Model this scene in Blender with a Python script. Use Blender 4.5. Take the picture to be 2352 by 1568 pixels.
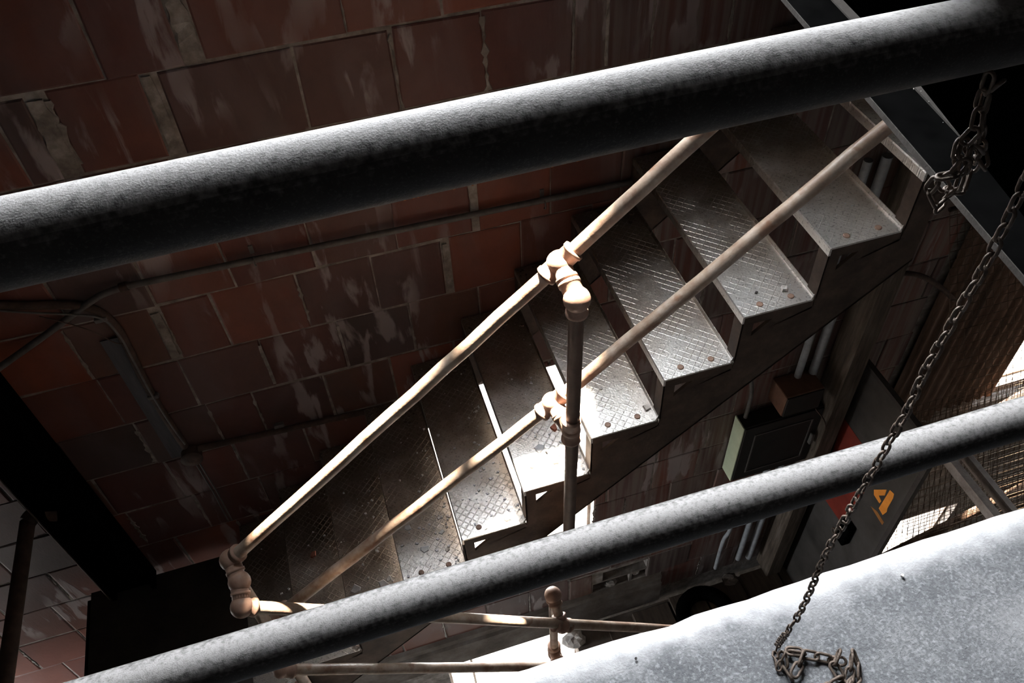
import bpy, bmesh, math, random
from mathutils import Vector, Matrix, Euler
random.seed(7)
for o in list(bpy.data.objects): bpy.data.objects.remove(o, do_unlink=True)
sc = bpy.context.scene
COL = sc.collection
OZ = 7.5                      # everything is measured from the eye point; the ground ends up at z = 0
YAW, PITCH, ROLL, FPX = 0.24331, 0.83557, -0.06924, 1903.03

# ---------------------------------------------------------------- camera
cy, sy, cp, sp = math.cos(YAW), math.sin(YAW), math.cos(PITCH), math.sin(PITCH)
FW = Vector((sy*cp, cy*cp, -sp)); RT0 = Vector((cy, -sy, 0)); UP0 = RT0.cross(FW)
cr, sr = math.cos(ROLL), math.sin(ROLL)
RT = RT0*cr + UP0*sr; UP = -RT0*sr + UP0*cr
cam_d = bpy.data.cameras.new('camera'); cam = bpy.data.objects.new('camera', cam_d); COL.objects.link(cam)
m = Matrix((RT, UP, -FW)).transposed().to_4x4(); m.translation = Vector((0, 0, OZ)); cam.matrix_world = m
cam_d.sensor_width = 36; cam_d.lens = FPX/2352*36; cam_d.clip_start = 0.05
sc.camera = cam
def at(x, y, ax, v):
    """world point of a measured pixel on the plane where coordinate ax equals v"""
    r = FW*FPX + RT*(x-1176) - UP*(y-784)
    return r*(v/r[ax])

# ---------------------------------------------------------------- world, sun, portals, exposure
W = bpy.data.worlds.new('sky'); sc.world = W; W.use_nodes = True
bg = W.node_tree.nodes['Background']; bg.inputs[0].default_value = (0.92, 0.955, 1.0, 1); bg.inputs[1].default_value = 70.0
def area(name, loc, rot, sx, sy_, portal=True, energy=10, col=(1, 1, 1)):
    l = bpy.data.lights.new(name, 'AREA'); l.shape = 'RECTANGLE'; l.size = sx; l.size_y = sy_; l.energy = energy; l.color = col
    l.cycles.is_portal = portal
    o = bpy.data.objects.new(name, l); COL.objects.link(o); o.location = loc; o.rotation_euler = rot
YW = 2.469
UPWIN = (-0.18, 0.55, -0.15, 2.9); UPWIN2 = (0.551, 1.03, -0.68, 2.9)
MIDWIN = (0.03, 1.063, -5.0, -3.07)
LOWWIN = (-0.06, 1.0, -7.4, -6.115)
RWIN = (3.9, 5.0, -4.50, -2.2)
RWIN2 = (3.82, 5.0, -4.68, -4.57)
RWIN3 = (3.55, 4.35, -7.0, -6.2)
for i, w in enumerate((UPWIN, UPWIN2, MIDWIN, LOWWIN, RWIN, RWIN3)):
    area('window_portal', ((w[0]+w[1])/2, YW+.04, (w[2]+w[3])/2+OZ), (math.radians(-90), 0, 0), w[1]-w[0], w[3]-w[2])
LWIN = (1.45, 2.15, -5.4, -4.45)   # y0 y1 z0 z1 in the left wall
area('window_portal', (-3.18, (LWIN[0]+LWIN[1])/2, (LWIN[2]+LWIN[3])/2+OZ), (math.radians(-90), 0, math.radians(90)), LWIN[1]-LWIN[0], LWIN[3]-LWIN[2])
sun = bpy.data.lights.new('sun', 'SUN'); sun.energy = 170; sun.angle = math.radians(2.4); sun.color = (1.0, 0.86, 0.70)
so = bpy.data.objects.new('sun', sun); COL.objects.link(so)
so.rotation_euler = Vector((-0.12, -0.39, -0.88)).to_track_quat('-Z', 'Y').to_euler(); so.location = (0, 6, 14)
sc.view_settings.view_transform = 'Standard'; sc.view_settings.look = 'None'
sc.view_settings.gamma = 1; sc.view_settings.exposure = -0.3
sc.cycles.max_bounces = 8; sc.cycles.diffuse_bounces = 2

# ---------------------------------------------------------------- materials
MATS = {}
def mat(name, cols, scale=6, rough=0.7, metal=0.0, bump=0.2, bscale=60, stretch=(1, 1, 1), spec=0.3, extra=None, pos=(0.3, 0.7), bd=.003):
    """cols: two or more colours mixed by noise; extra(nt, colour socket, height socket, coord) may add a layer"""
    if name in MATS: return MATS[name]
    M = bpy.data.materials.new(name); M.use_nodes = True; nt = M.node_tree; N = nt.nodes; L = nt.links
    b = N['Principled BSDF']; b.inputs['Roughness'].default_value = rough; b.inputs['Metallic'].default_value = metal
    b.inputs['Specular IOR Level'].default_value = spec
    geo = N.new('ShaderNodeNewGeometry'); mp = N.new('ShaderNodeMapping'); mp.inputs['Scale'].default_value = stretch
    L.new(geo.outputs['Position'], mp.inputs['Vector'])
    n = N.new('ShaderNodeTexNoise'); n.inputs['Scale'].default_value = scale; n.inputs['Detail'].default_value = 6
    n.inputs['Roughness'].default_value = .65
    L.new(mp.outputs[0], n.inputs['Vector'])
    r = N.new('ShaderNodeValToRGB'); e = r.color_ramp.elements
    while len(e) < len(cols): e.new(0.5)
    for i, c in enumerate(cols):
        e[i].position = pos[0] + (pos[1]-pos[0])*i/(len(cols)-1); e[i].color = (*c, 1)
    L.new(n.outputs['Fac'], r.inputs[0])
    n2 = N.new('ShaderNodeTexNoise'); n2.inputs['Scale'].default_value = bscale; n2.inputs['Detail'].default_value = 5
    L.new(mp.outputs[0], n2.inputs['Vector'])
    cs, hs = r.outputs[0], n2.outputs['Fac']
    if extra: cs, hs = extra(nt, cs, hs, geo.outputs['Position'])
    L.new(cs, b.inputs['Base Color'])
    bp = N.new('ShaderNodeBump'); bp.inputs['Strength'].default_value = bump; bp.inputs['Distance'].default_value = bd
    L.new(hs, bp.inputs['Height']); L.new(bp.outputs[0], b.inputs['Normal'])
    MATS[name] = M; return M
def mixc(nt, fac, a, b_):
    x = nt.nodes.new('ShaderNodeMix'); x.data_type = 'RGBA'
    nt.links.new(fac, x.inputs[0])
    for s, v in ((x.inputs[6], a), (x.inputs[7], b_)):
        if isinstance(v, tuple): s.default_value = (*v, 1)
        else: nt.links.new(v, s)
    return x.outputs[2]
def mth(nt, op, a, b_=None, c=None):
    x = nt.nodes.new('ShaderNodeMath'); x.operation = op
    for i, v in enumerate((a, b_, c)):
        if v is None: continue
        if isinstance(v, (int, float)): x.inputs[i].default_value = v
        else: nt.links.new(v, x.inputs[i])
    return x.outputs[0]
def noise(nt, coord, scale, stretch=(1, 1, 1), detail=6, dist=0.0):
    mp = nt.nodes.new('ShaderNodeMapping'); mp.inputs['Scale'].default_value = stretch; nt.links.new(coord, mp.inputs[0])
    n = nt.nodes.new('ShaderNodeTexNoise'); n.inputs['Scale'].default_value = scale; n.inputs['Detail'].default_value = detail
    n.inputs['Distortion'].default_value = dist
    nt.links.new(mp.outputs[0], n.inputs[0]); return n.outputs['Fac']
def smooth(nt, v, lo, hi):
    x = nt.nodes.new('ShaderNodeMapRange'); x.interpolation_type = 'SMOOTHSTEP'
    nt.links.new(v, x.inputs[0]); x.inputs[1].default_value = lo; x.inputs[2].default_value = hi
    return x.outputs[0]
def brick_layer(nt, cs, hs, co):
    oi = nt.nodes.new('ShaderNodeObjectInfo')
    rp = nt.nodes.new('ShaderNodeValToRGB'); e = rp.color_ramp.elements
    for _ in range(4): e.new(.5)
    for i, c in enumerate([(.105, .030, .022), (.075, .034, .030), (.19, .052, .027), (.068, .043, .040), (.125, .034, .022), (.10, .055, .040)]):
        e[i].position = i/5; e[i].color = (*c, 1)
    nt.links.new(oi.outputs['Random'], rp.inputs[0])
    c1 = nt.nodes.new('ShaderNodeMix'); c1.data_type = 'RGBA'; c1.blend_type = 'MULTIPLY'; c1.inputs[0].default_value = .75
    nt.links.new(rp.outputs[0], c1.inputs[6]); nt.links.new(cs, c1.inputs[7])
    st = noise(nt, co, 6.5, (1.9, 1, .45), 12, .35)           # efflorescence running down
    area_ = noise(nt, co, 1.5, (1.2, 1, .8), 3)
    f = mth(nt, 'MULTIPLY', smooth(nt, st, .535, .615), smooth(nt, area_, .45, .58))
    f = mth(nt, 'MULTIPLY', f, .8)
    soot = smooth(nt, noise(nt, co, 1.6, (1, 1, .7), 4), .50, .68)
    c2 = mixc(nt, mth(nt, 'MULTIPLY', soot, .6), c1.outputs[2], (.045, .035, .033))
    veil = smooth(nt, noise(nt, co, 2.6, (1.4, 1, .6), 7, .8), .42, .66)
    c2 = mixc(nt, mth(nt, 'MULTIPLY', veil, .20), c2, (.15, .125, .13))
    sx = nt.nodes.new('ShaderNodeSeparateXYZ'); nt.links.new(co, sx.inputs[0])
    rib = noise(nt, co, 26, (1.6, 1, .07), 4)
    lime = mth(nt, 'MULTIPLY', smooth(nt, mth(nt, 'ADD', sx.outputs[0], mth(nt, 'MULTIPLY', noise(nt, co, 2.2, (1, 1, 1), 5), .9)), 1.25, 1.75), smooth(nt, rib, .30, .68))
    c2 = mixc(nt, mth(nt, 'MULTIPLY', lime, .7), c2, (.17, .15, .135))          # lime-stained end of the wall
    out = mixc(nt, f, c2, (.27, .235, .235))
    fine = noise(nt, co, 120, (1, 1, .35), 8)
    h = mth(nt, 'ADD', mth(nt, 'MULTIPLY', hs, .35), mth(nt, 'MULTIPLY', fine, .25))
    h = mth(nt, 'ADD', h, mth(nt, 'MULTIPLY', f, .8))
    return out, h
BR = mat('terracotta_tile', [(.66, .63, .61), (1.0, .95, .90)], 9, .55, bump=.6, bscale=30, extra=brick_layer, spec=.35)
MORTAR = mat('old_mortar', [(.10, .085, .075), (.20, .18, .16), (.34, .315, .29)], 14, .9, bump=.8, bscale=70)
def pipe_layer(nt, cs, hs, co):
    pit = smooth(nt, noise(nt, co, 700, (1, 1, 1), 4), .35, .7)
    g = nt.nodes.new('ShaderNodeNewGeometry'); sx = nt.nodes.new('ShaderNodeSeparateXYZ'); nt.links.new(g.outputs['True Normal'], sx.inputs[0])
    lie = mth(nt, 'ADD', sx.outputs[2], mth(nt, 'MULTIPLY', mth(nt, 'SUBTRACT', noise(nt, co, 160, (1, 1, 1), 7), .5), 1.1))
    dust_light = smooth(nt, lie, .42, 1.05)                       # settled grit plus a lit top, painted pale over a darkened underside
    c = mixc(nt, dust_light, cs, (.27, .262, .255))
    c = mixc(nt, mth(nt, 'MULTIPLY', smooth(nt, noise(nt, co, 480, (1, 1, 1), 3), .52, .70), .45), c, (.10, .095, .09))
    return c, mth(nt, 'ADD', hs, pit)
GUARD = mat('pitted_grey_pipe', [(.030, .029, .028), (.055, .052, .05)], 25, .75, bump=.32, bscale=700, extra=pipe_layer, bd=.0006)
def rust_layer(nt, cs, hs, co):
    f = mth(nt, 'MULTIPLY', smooth(nt, noise(nt, co, 22, (1, 1, 1), 8), .54, .70), .7)
    return mixc(nt, f, cs, (.20, .095, .055)), hs
RAIL = mat('worn_brown_pipe', [(.20, .12, .085), (.33, .25, .19), (.46, .39, .33)], 12, .38, bump=.25, bscale=150, extra=rust_layer, spec=.4)
FITTING = mat('brown_cast_iron', [(.23, .13, .095), (.36, .24, .18)], 20, .5, bump=.15, bscale=120, spec=.4)
POSTM = mat('dark_brown_pipe', [(.07, .042, .032), (.13, .08, .06)], 20, .55, bump=.15, bscale=120, spec=.3)
def plate_layer(nt, cs, hs, co):
    sx = nt.nodes.new('ShaderNodeSeparateXYZ'); nt.links.new(co, sx.inputs[0])
    u = mth(nt, 'ADD', sx.outputs[0], sx.outputs[1]); v = mth(nt, 'SUBTRACT', sx.outputs[0], sx.outputs[1])
    r = []
    for q in (u, v):
        pp = mth(nt, 'PINGPONG', q, .0165)
        r.append(smooth(nt, mth(nt, 'SUBTRACT', .0165, pp), .0128, .0160))
    ridge = mth(nt, 'MULTIPLY', mth(nt, 'MAXIMUM', r[0], r[1]), smooth(nt, noise(nt, co, 10, (1, 1, 1), 5), .36, .62))
    wear = noise(nt, co, 9, (1, 1, 1), 6)
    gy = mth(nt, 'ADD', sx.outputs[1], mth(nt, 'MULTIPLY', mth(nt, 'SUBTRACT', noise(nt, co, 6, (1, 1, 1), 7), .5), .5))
    cs = mixc(nt, mth(nt, 'MULTIPLY', smooth(nt, gy, 1.85, 2.2), .72), cs, (.10, .078, .062))     # grime towards the wall, deepened to paint in the shade there
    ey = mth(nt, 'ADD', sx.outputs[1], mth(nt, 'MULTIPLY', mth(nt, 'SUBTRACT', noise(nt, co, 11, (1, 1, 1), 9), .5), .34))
    cs = mixc(nt, mth(nt, 'MULTIPLY', smooth(nt, ey, 1.86, 1.56), .75), cs, (.88, .87, .85))      # daylight on the open end painted into the plate colour
    dirt = smooth(nt, noise(nt, co, 120, (1, 1, 1), 9), .54, .70)
    c = mixc(nt, mth(nt, 'MULTIPLY', ridge, mth(nt, 'MULTIPLY', wear, .42)), cs, (.72, .68, .62))
    c = mixc(nt, mth(nt, 'MULTIPLY', dirt, .5), c, (.07, .055, .045))
    pale = smooth(nt, noise(nt, co, 110, (1, 1, 1), 9), .62, .72)
    c = mixc(nt, mth(nt, 'MULTIPLY', pale, .5), c, (.55, .52, .5))
    return c, mth(nt, 'ADD', mth(nt, 'MULTIPLY', hs, .5), mth(nt, 'MULTIPLY', ridge, .8))
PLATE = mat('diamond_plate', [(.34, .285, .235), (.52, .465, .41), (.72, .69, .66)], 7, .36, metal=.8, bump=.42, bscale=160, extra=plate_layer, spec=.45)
STEEL = mat('rusty_brown_steel', [(.03, .019, .013), (.06, .040, .029), (.10, .07, .052)], 9, .7, bump=.3, bscale=80, extra=None)
def bare_edge(nt, cs, hs, co): return cs, hs
SHADEBLACK = mat('shade_black_steel', [(.001, .001, .001), (.003, .003, .003)], 8, 1.0, bump=.2, bscale=90, spec=0)  # near black; the shade at top right is put into this colour
DSTEEL = mat('dark_steel', [(.018, .016, .015), (.05, .042, .038)], 8, .75, bump=.3, bscale=90)
DARKDUST = mat('grimy_flange', [(.012, .010, .008), (.035, .030, .026)], 15, .9, bump=.4, bscale=100)
DUSTY = mat('dusty_flange', [(.10, .08, .07), (.22, .19, .17)], 15, .85, bump=.5, bscale=100)
def conc_layer(nt, cs, hs, co):
    p = smooth(nt, noise(nt, co, 230, (1, 1, 1), 9), .40, .62)
    c = mixc(nt, mth(nt, 'MULTIPLY', p, .55), cs, (.085, .088, .093))
    w = smooth(nt, noise(nt, co, 5, (1, 1, 1), 6), .55, .72)
    c = mixc(nt, mth(nt, 'MULTIPLY', w, .5), c, (.30, .30, .305))
    sx = nt.nodes.new('ShaderNodeSeparateXYZ'); nt.links.new(co, sx.inputs[0])
    wo = mth(nt, 'ADD', sx.outputs[1], mth(nt, 'MULTIPLY', mth(nt, 'SUBTRACT', noise(nt, co, 30, (1, 1, 1), 6), .5), .06))
    c = mixc(nt, mth(nt, 'MULTIPLY', smooth(nt, wo, .42, .50), .85), c, (.60, .60, .60))      # paler along the edge
    sp_ = mth(nt, 'MULTIPLY', smooth(nt, noise(nt, co, 170, (1, 1, 1), 12), .50, .70), .42)
    c = mixc(nt, sp_, c, (.36, .37, .38))
    return c, mth(nt, 'ADD', hs, mth(nt, 'MULTIPLY', p, -.8))
CONC = mat('speckled_concrete', [(.10, .104, .111), (.16, .164, .171), (.22, .223, .227)], 11, .85, bump=.5, bscale=300, extra=conc_layer, spec=.2, bd=.0012)
DCONC = mat('stained_concrete', [(.055, .044, .035), (.11, .092, .077), (.17, .15, .135)], 5, .9, bump=.4, bscale=60)
CHAIN = mat('rusty_chain_iron', [(.06, .045, .035), (.17, .13, .105)], 60, .55, metal=.3, bump=.3, bscale=300)
LGALV = mat('pale_conduit', [(.20, .21, .22), (.34, .36, .38)], 20, .5, bump=.1, bscale=90)
GALV = mat('grey_conduit', [(.05, .047, .043), (.11, .105, .10)], 20, .55, bump=.1, bscale=90, spec=.4)
DPIPE = mat('dark_rust_pipe', [(.03, .02, .015), (.08, .05, .04)], 20, .8, bump=.3, bscale=90)
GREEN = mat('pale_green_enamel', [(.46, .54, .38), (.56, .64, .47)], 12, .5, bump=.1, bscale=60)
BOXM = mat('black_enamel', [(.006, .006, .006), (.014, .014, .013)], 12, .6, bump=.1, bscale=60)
BROWN = mat('brown_enamel', [(.09, .045, .03), (.16, .08, .05)], 12, .6, bump=.1, bscale=60)
PANEL = mat('worn_grey_panel', [(.02, .018, .016), (.042, .038, .034), (.06, .056, .052)], 4, .6, bump=.15, bscale=60)
RED = mat('faded_red_paint', [(.12, .014, .008), (.21, .025, .013)], 9, .6, bump=.1, bscale=60)
ORANGE = mat('orange_spray_paint', [(.75, .26, .03), (.9, .34, .05)], 15, .6, bump=.1, bscale=60)
WOOD = mat('weathered_timber', [(.03, .022, .016), (.075, .058, .043), (.13, .11, .088)], 6, .85, bump=.6, bscale=40, stretch=(6, 6, .6))
BOARD = mat('dirty_floor_board', [(.035, .027, .02), (.09, .07, .055)], 6, .85, bump=.4, bscale=40, stretch=(5, .7, 5))
CORR = mat('rusty_corrugated_steel', [(.04, .025, .018), (.12, .07, .045), (.20, .14, .11)], 5, .8, bump=.3, bscale=60, stretch=(3, 3, .5))
WIRE = mat('rusted_wire', [(.05, .035, .025), (.16, .11, .07)], 40, .7, bump=.1, bscale=90)
GLASS_BIT = mat('frosted_shard', [(.55, .58, .62), (.8, .82, .85)], 40, .35, bump=.1, bscale=90)
RUBBLE = mat('pale_rubble', [(.35, .32, .29), (.7, .68, .65)], 40, .8, bump=.3, bscale=90)
REDBIT = mat('red_tile_chip', [(.28, .10, .07), (.42, .17, .12)], 40, .8, bump=.3, bscale=90)
FRINGE = mat('broken_tile_ribs', [(.20, .07, .03), (.38, .16, .06)], 40, .9, bump=.4, bscale=90)
SNOW = mat('pale_outdoor_ground', [(.11, .11, .11), (.15, .15, .15)], 2, .9, bump=.2, bscale=10)
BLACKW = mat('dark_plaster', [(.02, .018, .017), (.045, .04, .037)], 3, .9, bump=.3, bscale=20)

# ---------------------------------------------------------------- mesh helpers
class MB:
    def __init__(s): s.v = []; s.f = []; s.sm = []
    def add(s, vs, fs, smooth_=False):
        k = len(s.v); s.v += [tuple(v) for v in vs]; s.f += [tuple(i+k for i in f) for f in fs]; s.sm += [smooth_]*len(fs); return s
    def box(s, x0, x1, y0, y1, z0, z1, M=None, ch=0.0):
        if ch > 0:
            vs = []
            c, d = ((x0+x1)/2, (y0+y1)/2, (z0+z1)/2), ((x1-x0)/2, (y1-y0)/2, (z1-z0)/2)
            bm = bmesh.new(); bmesh.ops.create_cube(bm, size=2)
            for v in bm.verts: v.co = Vector((c[i]+v.co[i]*d[i] for i in range(3)))
            bmesh.ops.bevel(bm, geom=bm.edges[:], offset=ch, segments=1, affect='EDGES')
            bm.verts.ensure_lookup_table(); vs = [v.co.copy() for v in bm.verts]; fs = [[v.index for v in f.verts] for f in bm.faces]; bm.free()
            if M: vs = [M @ v for v in vs]
            return s.add(vs, fs)
        vs = [Vector((x, y, z)) for x in (x0, x1) for y in (y0, y1) for z in (z0, z1)]
        if M: vs = [M @ v for v in vs]
        return s.add(vs, [(0, 1, 3, 2), (4, 6, 7, 5), (0, 4, 5, 1), (2, 3, 7, 6), (0, 2, 6, 4), (1, 5, 7, 3)])
    def tube(s, pts, r, n=16, cap=True, wob=0.0, closed=False, rx=None):
        pts = [Vector(p) for p in pts]; rings = []; up = None
        for i, p in enumerate(pts):
            if closed: t = (pts[(i+1) % len(pts)]-pts[i-1]).normalized()
            else: t = (pts[min(i+1, len(pts)-1)]-pts[max(i-1, 0)]).normalized()
            if up is None:
                a = Vector((0, 0, 1)) if abs(t.z) < .9 else Vector((1, 0, 0))
            else: a = up
            b = t.cross(a).normalized(); up = b.cross(t).normalized()
            ri = r[i] if isinstance(r, (list, tuple)) else r
            ring = []
            for k in range(n):
                q = 2*math.pi*k/n; rr = ri*(1+random.uniform(-wob, wob))
                ring.append(p+b*math.cos(q)*rr+up*math.sin(q)*rr)
            rings.append(ring)
        vs = [v for g in rings for v in g]; fs = []; m_ = len(rings)
        for i in range(m_ if closed else m_-1):
            j = (i+1) % m_
            for k in range(n): fs.append((i*n+k, i*n+(k+1) % n, j*n+(k+1) % n, j*n+k))
        s.add(vs, fs, True)
        if cap and not closed:
            s.add(rings[0][:], [tuple(range(n))[::-1]]); s.add(rings[-1][:], [tuple(range(n))])
        return s
    def ball(s, c, r, n=20, m_=12, sq=(1, 1, 1)):
        c = Vector(c); vs = [c+Vector((0, 0, r*sq[2]))]; fs = []
        for i in range(1, m_):
            a = math.pi*i/m_
            for k in range(n):
                q = 2*math.pi*k/n; vs.append(c+Vector((r*sq[0]*math.sin(a)*math.cos(q), r*sq[1]*math.sin(a)*math.sin(q), r*sq[2]*math.cos(a))))
        vs.append(c-Vector((0, 0, r*sq[2])))
        for k in range(n): fs.append((0, 1+k, 1+(k+1) % n))
        for i in range(m_-2):
            for k in range(n): fs.append((1+i*n+k, 1+(i+1)*n+k, 1+(i+1)*n+(k+1) % n, 1+i*n+(k+1) % n))
        l = len(vs)-1; b = 1+(m_-2)*n
        for k in range(n): fs.append((b+k, l, b+(k+1) % n))
        return s.add(vs, fs, True)
    def prism(s, poly, ax, a0, a1):
        """poly: 2-D outline in the two other axes; extruded along axis ax"""
        def P(p, a):
            q = list(p); q.insert(ax, a); return Vector(q)
        n = len(poly); vs = [P(p, a0) for p in poly]+[P(p, a1) for p in poly]
        fs = [tuple(range(n))[::-1], tuple(range(n, 2*n))]+[(i, (i+1) % n, n+(i+1) % n, n+i) for i in range(n)]
        return s.add(vs, fs)
def obj(name, mb, m_, parent=None, base=None):
    """one mesh object, its origin at the base of its own shape"""
    xs, ys, zs = zip(*mb.v)
    o0 = Vector(base) if base is not None else Vector(((min(xs)+max(xs))/2, (min(ys)+max(ys))/2, min(zs)))
    me = bpy.data.meshes.new(name); me.from_pydata([tuple(Vector(v)-o0) for v in mb.v], [], mb.f)
    me.polygons.foreach_set('use_smooth', mb.sm)
    me.validate(); me.update()
    bm = bmesh.new(); bm.from_mesh(me); bmesh.ops.recalc_face_normals(bm, faces=bm.faces[:]); bm.to_mesh(me); bm.free()
    me.materials.append(m_)
    o = bpy.data.objects.new(name, me); COL.objects.link(o)
    if parent is not None:
        o.parent = parent; o.location = o0-wpos(parent)
    else: o.location = o0+Vector((0, 0, OZ))
    o['_w'] = tuple(o0)
    return o
def wpos(o): return Vector(o['_w'])
def thing(name, label, cat, loc, group=None):
    o = bpy.data.objects.new(name, None); COL.objects.link(o); o['_w'] = tuple(loc)
    o.location = Vector(loc)+Vector((0, 0, OZ)); o.empty_display_size = .1
    return tag(o, label, cat, group)
def tag(o, label=None, cat=None, group=None, kind=None):
    if label: o['label'] = label
    if cat: o['category'] = cat
    if group: o['group'] = group
    if kind: o['kind'] = kind
    return o
def struct(name, mb, m_, label=None, cat='structure'):
    o = obj(name, mb, m_); o['kind'] = 'structure'
    if label: o['label'] = label
    o['category'] = cat
    return o
def lerp(a, b, n): return [Vector(a).lerp(Vector(b), i/(n-1)) for i in range(n)]
def cr_path(pts, n=8):
    """smooth path through points"""
    P = [Vector(p) for p in pts]; out = []
    for i in range(len(P)-1):
        p0, p1, p2, p3 = P[max(i-1, 0)], P[i], P[i+1], P[min(i+2, len(P)-1)]
        for k in range(n):
            t = k/n
            out.append(.5*((2*p1)+(p2-p0)*t+(2*p0-5*p1+4*p2-p3)*t*t+(3*p1-p0-3*p2+p3)*t**3))
    out.append(P[-1]); return out

# ---------------------------------------------------------------- room shell
X0, X1, YF, ZT, ZB = -3.2, 5.2, -1.7, 3.4, -7.5
BACK = 2.478
holes = [UPWIN, UPWIN2, MIDWIN, LOWWIN, RWIN, RWIN2, RWIN3]
CLUS = (1.08, 1.52, -5.735, -5.44)
cav = [(1.09, 1.37, -5.732, -5.61), (1.16, 1.50, -5.59, -5.465), (1.39, 1.51, -5.72, -5.61)]
def wall_xz(mb, y0, y1, hs):
    xs = sorted({X0, X1, *[h[0] for h in hs], *[h[1] for h in hs]}); zs = sorted({ZB, ZT, *[h[2] for h in hs], *[h[3] for h in hs]})
    for i in range(len(xs)-1):
        j = 0
        while j < len(zs)-1:
            cx = (xs[i]+xs[i+1])/2
            def inh(jj): return any(h[0] < cx < h[1] and h[2] < (zs[jj]+zs[jj+1])/2 < h[3] for h in hs)
            if inh(j): j += 1; continue
            k = j
            while k < len(zs)-1 and not inh(k): k += 1
            mb.box(xs[i], xs[i+1], y0, y1, zs[j], zs[k]); j = k
b = MB(); wall_xz(b, BACK, BACK+.14, holes+cav); wall_xz(b, BACK+.141, BACK+.45, holes)
wall_back = struct('wall_back', b, MORTAR, 'tall wall of dark red terracotta tiles with chalky white streaks behind the stairs', 'wall')
b = MB(); b.box(X0-.2, X0, YF, BACK+.26, ZB, LWIN[2]); b.box(X0-.2, X0, YF, BACK+.26, LWIN[3], ZT)
b.box(X0-.2, X0, YF, LWIN[0], LWIN[2], LWIN[3]); b.box(X0-.2, X0, LWIN[1], BACK+.26, LWIN[2], LWIN[3])
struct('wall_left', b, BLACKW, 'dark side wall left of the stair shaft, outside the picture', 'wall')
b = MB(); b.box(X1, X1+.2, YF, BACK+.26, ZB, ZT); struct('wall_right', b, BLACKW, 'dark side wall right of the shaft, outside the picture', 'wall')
b = MB(); b.box(X0-.2, X1+.2, YF-.2, YF, ZB, ZT); struct('wall_front', b, BLACKW, 'dark wall behind the viewer', 'wall')
b = MB(); b.box(X0-.2, X1+.2, YF-.2, BACK+.26, ZT, ZT+.2); struct('ceiling', b, BLACKW, 'dark ceiling high above the shaft', 'ceiling')
b = MB(); b.box(X0-25, X1+25, YF-4, BACK+30, ZB-.2, ZB); struct('ground', b, SNOW, 'pale ground glimpsed through the openings', 'ground')

b = MB(); b.box(-2.2, 3.0, BACK+.4505, BACK+.80, 2.90, 2.98)  # added out of view to keep steep skylight off the wall ends
struct('sky_blocker', b, BLACKW, 'unseen canopy added above the tall windows to cut steep skylight', 'canopy')
# window frames (thin rusty steel)
def frame(w, n, mull=()):
    x0, x1, z0, z1 = w; b = MB(); t = .018; y0, y1 = BACK+.06, BACK+.10
    for q in ((x0, x0+t, z0, z1), (x1-t, x1, z0, z1), (x0+t, x1-t, z0, z0+t), (x0+t, x1-t, z1-t, z1)): b.box(q[0], q[1], y0, y1, q[2], q[3])
    for mx in mull: b.box(mx-.009, mx+.009, y0+.01, y1-.01, z0+t, z1-t)
    o = struct('window_%d' % n, b, RAIL, lab[n], 'window')
    return o
lab = {1: 'tall window opening high in the tiled wall, above the picture', 2: 'second tall window beside it with a lower sill, above the picture', 3: 'blown-out bright window behind the middle of the staircase',
       4: 'bright low opening under the concrete ledge at the bottom of the picture', 5: 'bright opening at the right edge above the steel pipe rail',
       6: 'bright opening behind the wire mesh at lower right'}
for i, (w, mu) in enumerate(((UPWIN, ()), (UPWIN2, ()), (MIDWIN, ()), (LWIN and LOWWIN, (.13,)), (RWIN, ()), (RWIN3, ()))): frame(w, i+1, mu)

# ---------------------------------------------------------------- terracotta tiles, each one a piece
def brick(x0, x1, z0, z1, prd=None):
    g = .0038; prd = random.uniform(0, .004) if prd is None else prd
    j = lambda a: random.uniform(-a, a)
    yb, yf = BACK+.02, BACK-.0025-prd
    c = [(x0+g+j(.0055), z0+g+j(.0055)), (x1-g+j(.0055), z0+g+j(.0055)), (x1-g+j(.0055), z1-g+j(.0055)), (x0+g+j(.0055), z1-g+j(.0055))]
    cx, cz = (x0+x1)/2, (z0+z1)/2; ch = .006; tilt = j(.0015)
    back = [Vector((p[0], yb, p[1])) for p in c]; mid = [Vector((p[0], yf+.003, p[1])) for p in c]
    fr = [Vector((p[0]-math.copysign(ch, p[0]-cx), yf+(tilt if p[0] < cx else -tilt), p[1]-math.copysign(ch, p[1]-cz))) for p in c]
    vs = back+mid+fr; fs = [(8, 9, 10, 11)]
    for a in (0, 4):
        for k in range(4): fs.append((a+k, a+(k+1) % 4, a+4+(k+1) % 4, a+4+k))
    return MB().add(vs, fs)
PITCHZ, PX = .2967, .305
joints = {0: [-.56, (-.33, -.27), .16, .46], 1: [-.9, (-.80, -.74), (-.47, -.425), -.02, .29, .59, .90, 1.19, 1.49],
          3: [-.73, -.44, -.13, .19, (.485, .515), .81, 1.11], 4: [(-.77, -.73), -.54, -.22, .07, (.355, .38), .68],
          5: [-.76, -.44, -.12, .18, .48], 6: [-.74, -.55, -.24, .05], 7: [-1.02, -.72, -.40]}
offs = [random.uniform(0, PX) for _ in range(40)]
nb = 0; rest = MB(); SM = []
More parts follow.
